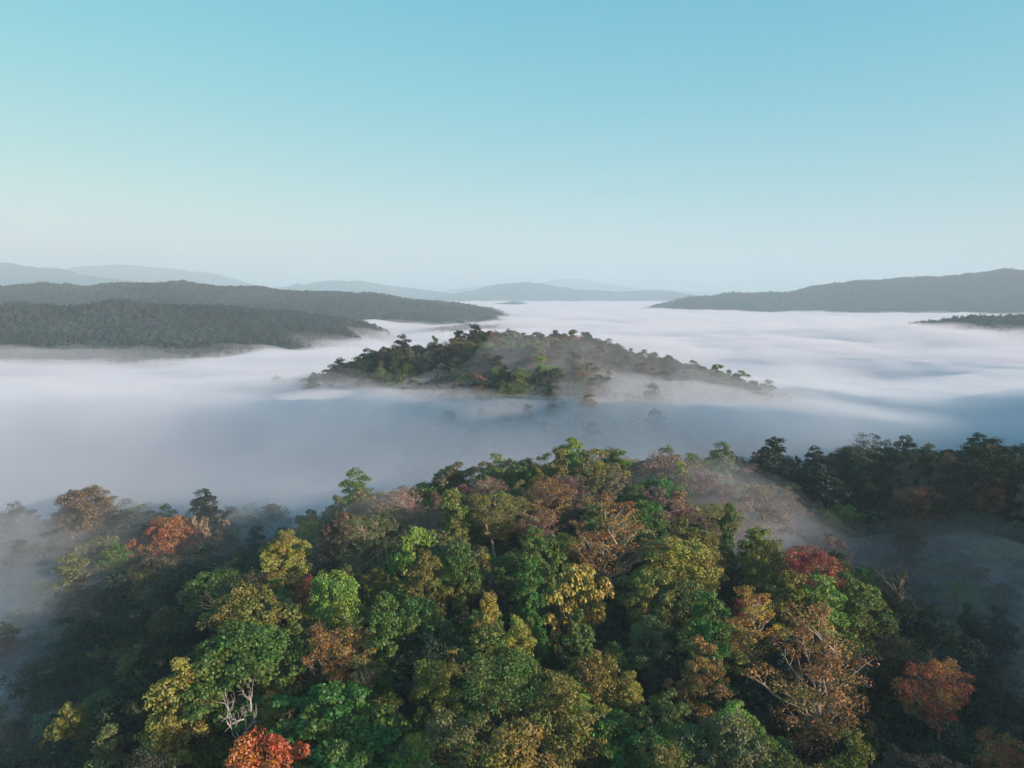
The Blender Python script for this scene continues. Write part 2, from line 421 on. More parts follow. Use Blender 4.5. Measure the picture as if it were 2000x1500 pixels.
def make_tree(seed, H=13, Rad=5.5, env='dome', crown0=0.35, clumps=26, cr=1.7, puffs=7, nl=51, leaf=0.28, squash=0.75,
              droop=0.0, limbs=12, trunk_r=0.26, inner=0.2, lean=0.0, twigs=0, lobes=0.28, blush=0.5, yscale=1.0):
    rng = np.random.default_rng(seed)
    e = ENV[env]
    # clump centres over the crown's envelope, spaced apart
    cs = []; tries = 0
    ph = rng.random(4) * 6.28
    while len(cs) < clumps and tries < 6000:
        tries += 1
        t = rng.random() ** 0.85; az = rng.random() * 2 * math.pi
        lob = 1 + lobes * (math.sin(2 * az + ph[0]) * 0.5 + math.sin(3 * az + ph[1]) * 0.35 + math.sin(5 * az + ph[2] + 4 * t) * 0.4)
        rr = (Rad - cr * 0.6) * float(e(np.float64(t))) * lob * (rng.random() ** 0.35 if rng.random() > inner else rng.random() * 0.6)
        z = H * crown0 + (H * (1 - crown0) - cr * squash) * t
        c = np.array([rr * math.cos(az), rr * math.sin(az) * yscale, z + rng.normal() * 0.25])
        if all(np.linalg.norm((c - q) * (1, 1, 1.25)) > cr * 0.92 * (1 - tries / 9000) for q in cs): cs.append(c)
    cs = np.array(cs); cs[:, 0] += lean * (cs[:, 2] / H) ** 1.5
    crs = cr * (0.7 + 0.6 * rng.random(len(cs)))
    cv = rng.random(len(cs)) 
    cvb = np.clip(0.5 + (cv - 0.5) * 2 * blush, 0, 1)
    # puffs on each clump
    k = len(cs); idx = np.repeat(np.arange(k), puffs)
    d = unit(rng.normal(size=(len(idx), 3))); d[:, 2] = np.abs(d[:, 2]) * 0.9 - 0.15 - 0.5 * droop * rng.random(len(idx))
    pc = cs[idx] + d * (crs[idx] * (0.45 + .4 * rng.random(len(idx))))[:, None]
    pr = crs[idx] * (0.32 + 0.22 * rng.random(len(idx)))
    V, Fc, A = leaves(rng, pc, pr, cvb[idx], nl, leaf, squash, droop)
    # trunk and limbs
    w = Wood()
    top = np.array([lean * 0.7 + rng.normal() * .4, rng.normal() * 0.4, H * 0.86])
    spine = curve(rng, np.array([0, 0, -3.0]), top, np.array([rng.normal() * .5, rng.normal() * .5, 0]), 10)
    spine[0] = (0, 0, -3.0); 
    sr = trunk_r * np.linspace(1.0, 0.16, 10)
    w.add(spine, sr, 7)
    order = np.argsort(-np.linalg.norm(cs[:, :2], axis=1))[:limbs] if limbs < len(cs) else np.arange(len(cs))
    for q in order:
        c = cs[q]; hd = np.linalg.norm(c[:2])
        za = np.clip(c[2] - hd * (0.75 + rng.random() * .3), H * 0.16, H * 0.8)
        fz = np.interp(za, spine[:, 2], np.arange(10)); i0 = int(min(8, fz)); a = spine[i0] + (spine[i0 + 1] - spine[i0]) * (fz - i0)
        r0 = np.interp(fz, np.arange(10), sr) * 0.62
        P = curve(rng, a, c + np.array([0, 0, 0.1]), np.array([c[0] * .12, c[1] * .12, -0.10 * hd]), 7)
        w.add(P, np.linspace(r0, max(0.035, r0 * 0.22), 7), 5)
        if twigs:
            mine = np.nonzero(idx == q)[0][:twigs]
            for j in mine:
                s0 = P[rng.integers(3, 6)]
                w.add(curve(rng, s0, pc[j] + d[j] * pr[j] * .9, np.array([0, 0, .15]), 4), np.linspace(max(.035, r0 * .28), 0.018, 4), 3)
    return (V, Fc, A), w.arrays()

def make_bamboo(seed, H=11):
    rng = np.random.default_rng(seed); w = Wood(); C = []; Rr = []
    for i in range(26):
        az = rng.random() * 6.28; r = 1.2 + rng.random() * 3.6; h = H * (0.55 + .45 * rng.random())
        a = np.array([rng.normal() * .4, rng.normal() * .4, -2.0]); b = np.array([math.cos(az) * r, math.sin(az) * r, h])
        P = curve(rng, a, b, np.array([-math.cos(az) * r * .35, -math.sin(az) * r * .35, h * .35]), 9)
        w.add(P, np.linspace(.06, .02, 9), 4)
        for j in range(3, 9): C.append(P[j] + rng.normal(size=3) * .15); Rr.append(.35 + .3 * rng.random())
    C = np.array(C); Rr = np.array(Rr)
    g = leaves(rng, C, Rr * 1.3, rng.random(len(C)) * .6 + .2, 34, 0.5, 0.8, 0.7)
    return g, w.arrays()

def make_snag(seed, H=10):
    rng = np.random.default_rng(seed); w = Wood()
    w.add(curve(rng, np.array([0, 0, -3.]), np.array([.5, .2, H * .55]), np.array([.3, 0, 0]), 8), np.linspace(.24, .15, 8), 6)
    def fork(a, dirv, ln, r, lv):
        b = a + dirv * ln
        P = curve(rng, a, b, rng.normal(size=3) * ln * .12, 6); w.add(P, np.linspace(r, r * .45, 6), 5)
        if lv:
            for s in range(2 + (rng.random() < .5)):
                nd = unit(dirv + rng.normal(size=3) * .55 + np.array([0, 0, .15])); fork(P[rng.integers(3, 6)], nd, ln * .62, r * .5, lv - 1)
    for az in (0.2, 2.4, 3.6, 5.2):
        fork(np.array([.5, .2, H * .5]), unit(np.array([math.cos(az) * .6, math.sin(az) * .6, 1.])), H * .3, .13, 3)
    return None, w.arrays()

KINDS = {
 'round':  [dict(seed=s, H=13, Rad=5.4, env='dome', clumps=46, cr=1.5, puffs=8, nl=60, leaf=0.26) for s in (1, 2)] + [dict(seed=3, H=13, Rad=5.2, env='round', clumps=48, cr=1.35, puffs=8, nl=60, leaf=0.25, crown0=.28)],
 'broad':  [dict(seed=s, H=12, Rad=7.0, env='dome', clumps=60, cr=1.55, puffs=8, nl=64, leaf=0.30, crown0=.38) for s in (4, 5)],
 'column': [dict(seed=s, H=16, Rad=3.1, env='column', clumps=46, cr=1.25, puffs=8, nl=60, leaf=0.25, droop=.6, crown0=.14, lobes=.4, limbs=8) for s in (6, 7)],
 'cone':   [dict(seed=s, H=14, Rad=4.2, env='cone', clumps=46, cr=1.2, puffs=8, nl=60, leaf=0.26, crown0=.22) for s in (8, 9)],
 'airy':   [dict(seed=s, H=15, Rad=5.6, env='vase', clumps=34, cr=1.5, puffs=8, nl=43, leaf=0.20, crown0=.42, limbs=34, twigs=4, trunk_r=.34, blush=.8) for s in (10, 11, 12)],
 'bare':   [dict(seed=s, H=12, Rad=4.6, env='vase', clumps=34, cr=1.3, puffs=8, nl=18, leaf=0.17, crown0=.3, limbs=34, twigs=7, trunk_r=.2, blush=.7) for s in (13, 14)],
 'bigleaf':[dict(seed=s, H=12, Rad=5.2, env='round', clumps=34, cr=1.5, puffs=7, nl=33, leaf=0.46, droop=.6, crown0=.3, limbs=20) for s in (15, 16)],
 'tall':  [dict(seed=s, H=20, Rad=4.9, env='round', clumps=46, cr=1.45, puffs=7, nl=36, leaf=0.20, crown0=.30, limbs=42, twigs=3, trunk_r=.36, lobes=.7, blush=.8) for s in (30, 31)],
 'umbrella':[dict(seed=17, H=17, Rad=4.6, env='dome', clumps=34, cr=1.4, puffs=8, nl=56, leaf=0.25, crown0=.56, limbs=16)],
 'ragged': [dict(seed=s, H=14, Rad=4.8, env='round', clumps=30, cr=1.5, puffs=9, nl=51, leaf=0.24, crown0=.25, lobes=.75, limbs=16, twigs=2, droop=.5) for s in (18, 19, 20)],
}
PROTO = {}
def mesh_with_leaf(name, parts_leaf, mat):
    V, Fc, A = parts_leaf
    me = make_mesh(name, V, [Fc], mat)
    at = me.attributes.new('leaf', 'FLOAT_VECTOR', 'POINT'); at.data.foreach_set('vector', A.astype(np.float32).ravel())
    return me

GEOM = {}
for kname, lst in KINDS.items():
    GEOM[kname] = [make_tree(**kw) for kw in lst]
GEOM['bamboo'] = [make_bamboo(21), make_bamboo(22)]
GEOM['snag'] = [make_snag(23), make_snag(24)]
for kname, gs in GEOM.items():
    PROTO[kname] = []
    for lf, wd in gs:
        cm = mesh_with_leaf('crown', lf, LEAF) if lf else None
        tm = make_mesh('trunk', wd[0], [wd[1]], BARK, True)
        if lf:
            H = lf[0][:, 2].max(); z0 = np.percentile(lf[0][:, 2], 3); W = np.percentile(np.abs(lf[0][:, 0] - np.median(lf[0][:, 0])), 96) * 2
        else: H, z0, W = 9.0, 3.0, 5.0
        PROTO[kname].append((cm, tm, H, z0, W))

C = dict(  # crown colours
    emerald=(.034, .110, .018), green=(.048, .100, .018), bright=(.080, .150, .022), lime=(.125, .170, .024), olive=(.095, .098, .018), yellowgreen=(.150, .150, .025),
    yellow=(.270, .190, .022), ochre=(.200, .120, .030), orange=(.300, .105, .022), rust=(.190, .080, .030), crimson=(.190, .042, .030), fire=(.300, .085, .018),
    pink=(.180, .115, .085), palegold=(.200, .175, .030), tan=(.170, .130, .080), greygreen=(.090, .108, .045), dark=(.026, .048, .022), teal=(.022, .052, .036), brown=(.100, .075, .045), mauve=(.130, .085, .080))
PALE, GREY, DARKB = (.42, .34, .27), (.20, .16, .13), (.07, .055, .045)

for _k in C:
    _g = 0.85 if _k in ('dark', 'teal') else 1.9 if _k in ('bright', 'lime', 'olive', 'yellowgreen', 'palegold', 'yellow') else 1.55  # lit kinds raised, shade kinds lowered: sun and shade put into the colours
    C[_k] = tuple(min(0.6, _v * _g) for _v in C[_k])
placed = []          # (x, y, radius)
def put(name, kind, var, x, y, zc, width, color, bark=GREY, rot=None, label=None, cat='tree', group=None, hscale=1.0):
    """a tree whose crown's middle is at height zc above sea level"""
    cm, tm, H, z0, W = PROTO[kind][var % len(PROTO[kind])]
    g = float(land(x, y))
    s = width / W
    mid = (H + z0) / 2
    sz = np.clip((zc - g) / mid, 0.85 * s, 1.5 * s * hscale)
    g2 = zc - mid * sz if zc - mid * sz < g else g
    g2 = max(g2, g - 2.5 * sz)
    root = bpy.data.objects.new(name, None); COL.objects.link(root); root.empty_display_size = 0.5
    root.location = (x, y, g2)
    root.rotation_euler = (0, 0, rot if rot is not None else random.random() * 6.283)
    root.scale = (s, s, sz)
    root['label'] = label or 'tree'; root['category'] = cat
    if group: root['group'] = group
    if cm:
        c = bpy.data.objects.new('crown', cm); COL.objects.link(c); c.parent = root
        c.color = (*color, 1)
    t = bpy.data.objects.new('trunk', tm); COL.objects.link(t); t.parent = root; t.color = (*bark, 1)
    placed.append((x, y, width * .5))
    return root

random.seed(7)
# (px, py, width px, kind, colour, bark, rise above the canopy's mean top, hscale, label, short name for neighbours)
HERO = [
 (520, 1522, 150, 'round', 'fire', GREY, -2, 1, 'fiery orange and yellow tree at the bottom edge of the photo', 'the fiery orange tree'),
 (645, 1415, 195, 'broad', 'emerald', GREY, -3, 1, 'largest emerald green tree, a broad dome right above the fiery orange tree', 'the big emerald tree'),
 (352, 1392, 118, 'cone', 'yellowgreen', GREY, -2.5, 1, 'yellow green pointed tree left of the bare white snag', 'the pointed yellow green tree'),
 (455, 1345, 70, 'snag', 'tan', (.5, .45, .4), 4, 1, 'dead white snag with bare forked branches', 'the white snag'),
 (478, 1285, 190, 'broad', 'green', DARKB, -3, 1, 'wide dark green tree behind the bare white snag', 'the wide dark green tree'),
 (490, 1212, 140, 'round', 'olive', GREY, -1.5, 1, 'olive domed tree just above the wide dark green tree', 'the olive dome'),
 (428, 1168, 105, 'round', 'green', DARKB, -1.5, 1, 'green domed tree on the edge of the shaded left slope', 'the green dome'),
 (668, 1275, 125, 'airy', 'ochre', GREY, -1, 1, 'ochre brown spreading tree above the big emerald dome', 'the spreading ochre tree'),
 (576, 1192, 52, 'round', 'ochre', GREY, -1, 1, 'small orange ochre tree left of a bright green one', 'the small ochre tree'),
 (655, 1175, 100, 'round', 'bright', GREY, -1.5, 1, 'bright green low tree below the tall pale airy tree', 'the bright green tree'),
 (604, 1122, 42, 'bare', 'crimson', (.3, .12, .1), -1, 1, 'small crimson twiggy tree among the greens', 'the small crimson tree'),
 (560, 1098, 92, 'round', 'yellowgreen', GREY, -1, 1, 'yellow green rounded tree left of the small crimson tree', 'the yellow green round tree'),
 (700, 1060, 108, 'tall', 'greygreen', PALE, 0, 1.4, 'tall pale grey green airy tree with a slim white trunk', 'the tall pale airy tree'),
 (812, 1090, 92, 'bigleaf', 'bright', GREY, -1, 1, 'bright broad leaved tree right of the tall pale airy tree', 'the broad leaved tree'),
 (788, 1008, 100, 'bare', 'pink', (.4, .26, .22), 0, 1, 'pinkish half bare tree with mist behind it', 'the pinkish half bare tree'),
 (850, 1020, 50, 'bare', 'pink', (.36, .26, .22), -1, 1, 'small pinkish bare tree right beside the larger pinkish one', 'the small pinkish tree'),
 (972, 1000, 122, 'airy', 'olive', PALE, 1, 1.3, 'large yellow green tree with a leaning sunlit white trunk', 'the big white trunked tree'),
 (945, 1075, 62, 'ragged', 'yellow', PALE, -1, 1, 'low yellow tree at the foot of the white trunked tree', 'the low yellow tree'),
 (1072, 975, 82, 'bare', 'ochre', GREY, 0, 1.2, 'sparse pink and yellow leaved tree below the crest', 'the sparse yellow tree'),
 (1112, 915, 78, 'cone', 'bright', DARKB, 1, 1, 'steep green cone shaped tree on the crest', 'the green cone on the crest'),
 (1045, 905, 52, 'ragged', 'dark', DARKB, 1, 1, 'dark green pointed tree left of the cone shaped crest tree', 'the dark pointed crest tree'),
 (1025, 935, 62, 'round', 'green', DARKB, 0, 1, 'green round tree in front of the dark pointed crest tree', 'the green round crest tree'),
 (868, 890, 66, 'round', 'olive', GREY, 1.5, 1, 'tallest olive domed tree on the crest', 'the tall olive crest tree'),
 (910, 905, 76, 'ragged', 'greygreen', GREY, 1, 1, 'grey green tree on the crest right beside the tall olive dome', 'the grey green crest tree'),
 (812, 897, 68, 'airy', 'yellowgreen', GREY, 2, 1, 'airy yellow leaved tree at the left end of the crest', 'the airy crest tree'),
 (975, 922, 36, 'ragged', 'dark', DARKB, 1.5, 1, 'small dark see-through tree in the dip of the crest', 'the small dark crest tree'),
 (842, 935, 80, 'round', 'dark', DARKB, -1.5, 1, 'dark tree in shade under the airy yellow crest tree', 'the dark tree under the crest'),
 (698, 945, 62, 'bare', 'mauve', GREY, 1, 1, 'mauve brown misty domed tree left of the crest', 'the mauve tree'),
 (630, 955, 80, 'round', 'greygreen', DARKB, 0, 1, 'grey green round tree left of the mauve brown tree', 'the grey green round tree'),
 (540, 1002, 92, 'round', 'green', DARKB, 0, 1, 'green round tree where the left slope meets the fog', 'the green fog edge tree'),
 (330, 1045, 90, 'broad', 'rust', GREY, 0, 1, 'flat topped orange brown tree on the left slope', 'the orange brown tree'),
 (262, 1075, 50, 'round', 'rust', GREY, 0, 1, 'small rusty tree left of the flat topped orange brown one', 'the small rusty tree'),
 (404, 1050, 50, 'bamboo', 'tan', (.4, .32, .2), 0, 1, 'tan feathery bamboo clump arching over the left slope', 'the tan bamboo'),
 (167, 998, 82, 'round', 'brown', GREY, 3, 1.2, 'brown domed tree standing half sunk in the left fog', 'the brown fog tree'),
 (105, 992, 58, 'round', 'mauve', GREY, 3, 1.2, 'mauve tree in fog left of the brown domed one', 'the mauve fog tree'),
 (35, 1030, 60, 'round', 'teal', GREY, 2, 1.2, 'faint blue tree in the fog at the left edge', 'the faint blue tree'),
 (265, 1152, 62, 'round', 'olive', GREY, -1, 1, 'olive yellow tree alone in the shaded left slope', 'the lone olive tree'),
 (228, 1103, 70, 'round', 'green', DARKB, -.5, 1, 'green tree at the fog edge below the small rusty tree', 'the green slope tree'),
 (1287, 972, 88, 'broad', 'emerald', DARKB, 0, 1, 'emerald green domed tree near the crest right of centre', 'the emerald dome'),
 (1250, 995, 56, 'ragged', 'lime', GREY, 0, 1, 'lime green tree hugging the left of the emerald dome', 'the lime tree'),
 (1325, 955, 50, 'cone', 'lime', GREY, 1, 1, 'pale lime misty tree on the skyline behind the emerald dome', 'the pale lime tree'),
 (1190, 1062, 116, 'tall', 'ochre', PALE, 1, 1.4, 'tall ochre tree with a forked sunlit white trunk', 'the tall forked ochre tree'),
 (1130, 1168, 96, 'bigleaf', 'palegold', GREY, 0, 1, 'tree with large hanging yellow leaves', 'the large leaved yellow tree'),
 (1042, 1125, 52, 'column', 'green', DARKB, 0, 1.2, 'narrow green column tree left of the large leaved yellow tree', 'the narrow green column'),
 (1262, 1158, 62, 'ragged', 'yellow', GREY, -1, 1, 'ragged yellow tree below the wide olive yellow crown', 'the ragged yellow tree'),
 (1318, 1105, 128, 'round', 'yellowgreen', GREY, -1, 1, 'wide olive yellow crown right of the tall forked ochre tree', 'the wide olive yellow tree'),
 (1390, 1020, 108, 'airy', 'olive', GREY, 0, 1, 'brownish olive airy tree right of the emerald dome', 'the brownish airy tree'),
 (1482, 1010, 130, 'airy', 'brown', (.45, .3, .24), 0, 1, 'brown green spreading tree with a pink forked trunk', 'the pink trunked tree'),
 (1385, 1268, 70, 'column', 'emerald', DARKB, -1, 1, 'emerald green column tree alone in the dark hollow', 'the emerald column'),
 (1464, 1225, 80, 'tall', 'yellow', PALE, 0, 1.3, 'yellow pointed tree with a thin pale trunk', 'the pointed yellow tree'),
 (1500, 1110, 92, 'ragged', 'olive', PALE, 1, 1, 'olive tree left of the big crimson crown', 'the olive tree by the crimson one'),
 (1575, 1122, 98, 'airy', 'crimson', (.3, .13, .1), 3, 1, 'big crimson red tree on the right of the sunlit spur', 'the big crimson tree'),
 (1458, 1142, 40, 'bare', 'crimson', (.3, .12, .1), 0, 1, 'small crimson tree above the pointed yellow tree', 'the upper crimson tree'),
 (1600, 1225, 70, 'column', 'bright', GREY, 0, 1.2, 'green column draped in creepers below the big crimson tree', 'the creeper draped column'),
 (1535, 1215, 66, 'column', 'olive', GREY, 0, 1.2, 'olive brown column between the pointed yellow tree and the draped green one', 'the olive brown column'),
 (1585, 1310, 150, 'tall', 'ochre', PALE, 3, 1.7, 'tallest orange brown tree with a long sunlit white trunk', 'the tall orange brown tree'),
 (1825, 1345, 108, 'airy', 'orange', (.32, .24, .2), 0, 1.2, 'orange brown tree standing alone at lower right', 'the lone orange tree'),
 (1702, 1372, 50, 'ragged', 'olive', GREY, 0, 1, 'small olive tree between the tall orange brown tree and the lone orange one', 'the small olive tree'),
 (1752, 1425, 46, 'ragged', 'tan', GREY, -.5, 1, 'small greyish tree above the crimson bush at the bottom edge', 'the small greyish tree'),
 (1762, 1490, 72, 'ragged', 'crimson', (.25, .1, .08), -1, 1, 'crimson tree cut by the bottom edge at lower right', 'the crimson edge tree'),
 (1955, 1495, 90, 'airy', 'rust', GREY, -1, 1, 'dull red tree in the bottom right corner', 'the dull red corner tree'),
 (1932, 900, 66, 'umbrella', 'dark', DARKB, 9, 1.5, 'dark umbrella shaped tree tallest on the right skyline', 'the umbrella tree'),
 (1795, 985, 62, 'bare', 'rust', (.2, .1, .08), 0, 1, 'rusty red bare tree on the dark right ridge', 'the rusty bare tree'),
 (1772, 940, 56, 'bare', 'mauve', GREY, 0, 1, 'mauve brown tree above the rusty red bare one', 'the mauve ridge tree'),
 (1920, 972, 50, 'bare', 'rust', GREY, 0, 1, 'reddish brown tree under the umbrella shaped tree', 'the reddish tree'),
 (1600, 945, 92, 'broad', 'teal', DARKB, 1, 1, 'wide blue green tree at the left end of the right ridge', 'the wide blue green tree'),
 (1682, 940, 78, 'ragged', 'dark', DARKB, 1, 1, 'dark ragged tree on the right skyline left of a mauve one', 'the dark ragged tree'),
 (1765, 905, 60, 'ragged', 'teal', DARKB, 2, 1, 'dark pointed tree on the skyline above the mauve ridge tree', 'the dark skyline tree'),
 (1850, 930, 52, 'round', 'brown', GREY, 1, 1, 'grey brown tree on the skyline left of the umbrella tree', 'the grey brown skyline tree'),
 (1725, 1035, 108, 'broad', 'dark', DARKB, -.5, 1, 'largest dark green tree on the shaded right ridge', 'the big dark ridge tree'),
 (1092, 1435, 140, 'ragged', 'olive', GREY, -1, 1.2, 'olive creeper hung tree at the bottom centre', 'the creeper hung tree'),
 (1010, 1312, 88, 'round', 'emerald', DARKB, -2, 1, 'emerald green tree in the middle of the lower slope', 'the middle emerald tree'),
 (1060, 1290, 44, 'round', 'lime', DARKB, -1, 1, 'small lime green crown touching the middle emerald tree', 'the small lime crown'),
 (135, 1445, 92, 'round', 'olive', DARKB, -1, 1, 'dark olive tree in the lower left corner', 'the dark olive corner tree'),
 (1425, 1485, 115, 'round', 'greygreen', GREY, -2, 1, 'grey green tree at the bottom edge left of the tall orange brown tree', 'the grey green edge tree'),
 (1230, 1312, 72, 'ragged', 'yellowgreen', GREY, -1, 1, 'yellow green tree with arching branches in the dark hollow', 'the arching yellow green tree'),
 (1200, 1232, 62, 'round', 'green', DARKB, -1, 1, 'green tree right under the large leaved yellow tree', 'the green hollow tree'),
 (1298, 1242, 74, 'ragged', 'teal', DARKB, -1, 1, 'blue green tree between the two darkest hollows', 'the blue green hollow tree'),
 (948, 1205, 72, 'round', 'green', GREY, -1, 1, 'plain green tree in the middle of the sunlit slope', 'the plain green tree'),
 (755, 1270, 60, 'column', 'green', DARKB, -1, 1, 'green column tree right of the spreading ochre tree', 'the green column'),
 (765, 1185, 58, 'ragged', 'yellow', GREY, -1, 1, 'golden yellow tree right of the bright green one', 'the golden tree'),
 (722, 1165, 34, 'ragged', 'yellow', GREY, -1, 1, 'small golden crown left of the golden yellow tree', 'the small golden crown'),
 (890, 1112, 92, 'round', 'green', DARKB, -1, 1, 'dense green tree below the white trunked tree', 'the dense green tree'),
 (1035, 1195, 46, 'column', 'emerald', DARKB, -1, 1, 'emerald narrow tree left under the large leaved yellow tree', 'the narrow emerald tree'),
 # the hill behind
 (1056, 733, 70, 'ragged', 'bright', DARKB, 4, 1.3, 'single green tree rising from the mist on the middle hill', 'the single green tree'),
 (1122, 677, 62, 'airy', 'rust', GREY, 2.5, 1.2, 'largest reddish airy tree on the middle hill skyline', 'the reddish skyline tree'),
 (962, 664, 32, 'round', 'brown', GREY, 3, 1.2, 'brown tree standing highest on the middle hill', 'the highest brown tree'),
 (1012, 688, 44, 'bare', 'crimson', GREY, 0, 1, 'pinkish red tree below the crest of the middle hill', 'the pinkish red tree'),
 (1030, 668, 34, 'round', 'green', DARKB, 1, 1, 'green tree on the crest above the pinkish red one', 'the green hilltop tree'),
 (770, 712, 34, 'round', 'teal', DARKB, 2, 1.2, 'dark round tree on the left shoulder of the middle hill', 'the dark shoulder tree'),
 (815, 757, 56, 'broad', 'yellowgreen', GREY, 0, 1, 'pale yellow tree at the foot of the middle hill in mist', 'the pale yellow tree'),
 (745, 735, 30, 'ragged', 'brown', DARKB, 2, 1.2, 'brown tree left of the dark round shoulder tree', 'the brown shoulder tree'),
 (712, 738, 30, 'ragged', 'teal', DARKB, 2, 1.2, 'dark tree at the left end of the middle hill', 'the dark end tree'),
 (850, 688, 46, 'round', 'dark', DARKB, 2, 1.2, 'dark broad tree on the skyline left of the hilltop', 'the dark hilltop tree'),
 (1182, 698, 32, 'bare', 'mauve', GREY, 2, 1.2, 'mauve tree right of the reddish skyline tree', 'the mauve skyline tree'),
 (1244, 716, 26, 'umbrella', 'dark', DARKB, 3, 1.3, 'slim dark tree on the right shoulder of the middle hill', 'the slim dark tree'),
 (1272, 735, 34, 'round', 'brown', GREY, 2, 1.2, 'brown tree right of the slim dark shoulder tree', 'the brown tree past it'),
 (1318, 740, 36, 'umbrella', 'dark', DARKB, 4, 1.3, 'dark tree on the right tail left of the last tall one', 'the dark tail tree'),
 (1368, 745, 38, 'ragged', 'teal', DARKB, 4, 1.3, 'last tall grey tree on the right tail of the middle hill', 'the last tail tree'),
 (1122, 760, 42, 'broad', 'dark', DARKB, 1, 1, 'flat dark tree in the mist right of the single green tree', 'the flat dark tree'),
 (1232, 792, 80, 'broad', 'teal', DARKB, 1, 1, 'broad dark crown alone in the mist below the hill tail', 'the broad misty crown'),
 (1570, 802, 34, 'umbrella', 'teal', DARKB, 5, 1.3, 'faint tree in the fog at the far right of the tail', 'the faint tail tree'),
 (1612, 804, 26, 'umbrella', 'teal', DARKB, 5, 1.3, 'faintest small tree right beside the faint tail tree', 'the faintest tree'),
]
KNAME = dict(round='round_tree', broad='broad_tree', column='creeper_draped_tree', cone='conical_tree', airy='airy_tree', bare='half_bare_tree',
             bigleaf='large_leaved_tree', umbrella='umbrella_tree', tall='tall_tree', ragged='ragged_tree', bamboo='bamboo_clump', snag='dead_tree')
CATN = dict(bamboo='bamboo', snag='dead tree')
HEROPOS = []
for i, (px, py, w, kind, colr, bark, up, hs, lab, short) in enumerate(HERO):
    off = max(up, 0) - 3.0
    h = hit(px, py, off, 45, 2500)
    if h is None: h = hit(px, py, off - 4, 45, 2500)
    for step in range(1, 12):            # a skyline tree belongs to the crest below it, not to what lies beyond
        if h is not None and h[1] < 520: break
        h = hit(px, py + 5 * step, off, 45, 2500)
    if h is None or h[1] > 520: continue
    x, y = h
    dist = math.sqrt(x * x + y * y + (CAM_Z - float(canopy(x, y))) ** 2)
    width = w / F * dist
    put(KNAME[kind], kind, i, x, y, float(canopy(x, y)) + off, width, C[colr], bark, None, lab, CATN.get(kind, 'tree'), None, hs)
    HEROPOS.append((px, py, short))
    if bark is PALE or kind == 'snag':       # these stand at a gap: their stems show
        placed.append((x * (1 - 7 / dist), y * (1 - 7 / dist), 4.5)); placed.append((x * (1 - 13 / dist), y * (1 - 13 / dist), 3.0))

# ------------------------------------------------------------------ the rest of the forest
rng = np.random.default_rng(5)
def scatter(x0, x1, y0, y1, step, jit=0.42):
    xs = np.arange(x0, x1, step); ys = np.arange(y0, y1, step * 0.9)
    X, Y = np.meshgrid(xs, ys); X = X + (np.arange(len(ys)) % 2)[:, None] * step * .5
    X = X + rng.uniform(-jit, jit, X.shape) * step; Y = Y + rng.uniform(-jit, jit, Y.shape) * step
    return X.ravel(), Y.ravel()

def in_view(X, Y, Z, m=60):
    px, py = project(X, Y, Z)
    return (px > -m) & (px < 2000 + m) & (py < 1500 + m * 1.6) & (py > 300)

COLORS = list(C.values()); CN = list(C.keys())
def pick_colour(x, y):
    """crown colour by place, part of its sun and shade put in: sunny spur, shaded west slope, dark eastern ridge, hill behind"""
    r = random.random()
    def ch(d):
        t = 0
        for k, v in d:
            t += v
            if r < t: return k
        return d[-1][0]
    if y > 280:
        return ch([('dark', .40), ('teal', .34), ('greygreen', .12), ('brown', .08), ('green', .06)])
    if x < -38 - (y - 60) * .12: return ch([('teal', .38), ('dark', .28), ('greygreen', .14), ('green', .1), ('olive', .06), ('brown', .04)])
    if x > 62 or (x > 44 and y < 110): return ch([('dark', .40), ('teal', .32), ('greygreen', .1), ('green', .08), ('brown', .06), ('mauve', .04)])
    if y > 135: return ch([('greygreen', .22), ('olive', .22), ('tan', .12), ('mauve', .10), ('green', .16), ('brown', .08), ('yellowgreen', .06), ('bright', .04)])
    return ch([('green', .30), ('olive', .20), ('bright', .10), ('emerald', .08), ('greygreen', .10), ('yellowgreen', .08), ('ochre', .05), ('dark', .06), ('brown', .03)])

KW = [('tall', .05), ('round', .21), ('broad', .12), ('ragged', .24), ('cone', .08), ('column', .08), ('airy', .10), ('bigleaf', .02), ('bare', .05)]
def pick_kind(cn):
    if cn in ('mauve', 'tan'): return random.choice(['bare', 'airy', 'ragged'])
    r = random.random(); t = 0
    for k, v in KW:
        t += v
        if r < t: return k
    return 'round'

X, Y = scatter(-330, 420, 42, 285, 7.2)
X2, Y2 = scatter(-330, 420, 285, 520, 6.4)
X, Y = np.concatenate([X, X2]), np.concatenate([Y, Y2])
Zc = canopy(X, Y)
ok = in_view(X, Y, Zc) & (Zc > 40)
X, Y, Zc = X[ok], Y[ok], Zc[ok]
keep = []
P = np.array(placed)
for i in range(len(X)):
    d = np.hypot(P[:, 0] - X[i], P[:, 1] - Y[i])
    keep.append(bool(np.all(d > P[:, 2] * 0.92 + 1.6)))
keep = np.array(keep); X, Y, Zc = X[keep], Y[keep], Zc[keep]
dist = np.sqrt(X ** 2 + Y ** 2 + (CAM_Z - Zc) ** 2)
px, py = project(X, Y, Zc)
# would the photograph show it? (line of sight over the canopy, and not deep in the fog)
def seen(x, y, z):
    t = np.linspace(0.08, 0.97, 60)
    xs, ys, zs = x * t, y * t, CAM_Z + (z + 2 - CAM_Z) * t
    return bool(np.all(zs > canopy(xs, ys) - 2.0))
order = np.argsort(dist)
n_ind = 300 - len(HERO) + 2
chosen = []
for i in order:
    if len(chosen) >= n_ind: break
    if -10 < px[i] < 2010 and py[i] < 1500 and Zc[i] > 55 and seen(X[i], Y[i], Zc[i]): chosen.append(i)
chosen_set = set(chosen)

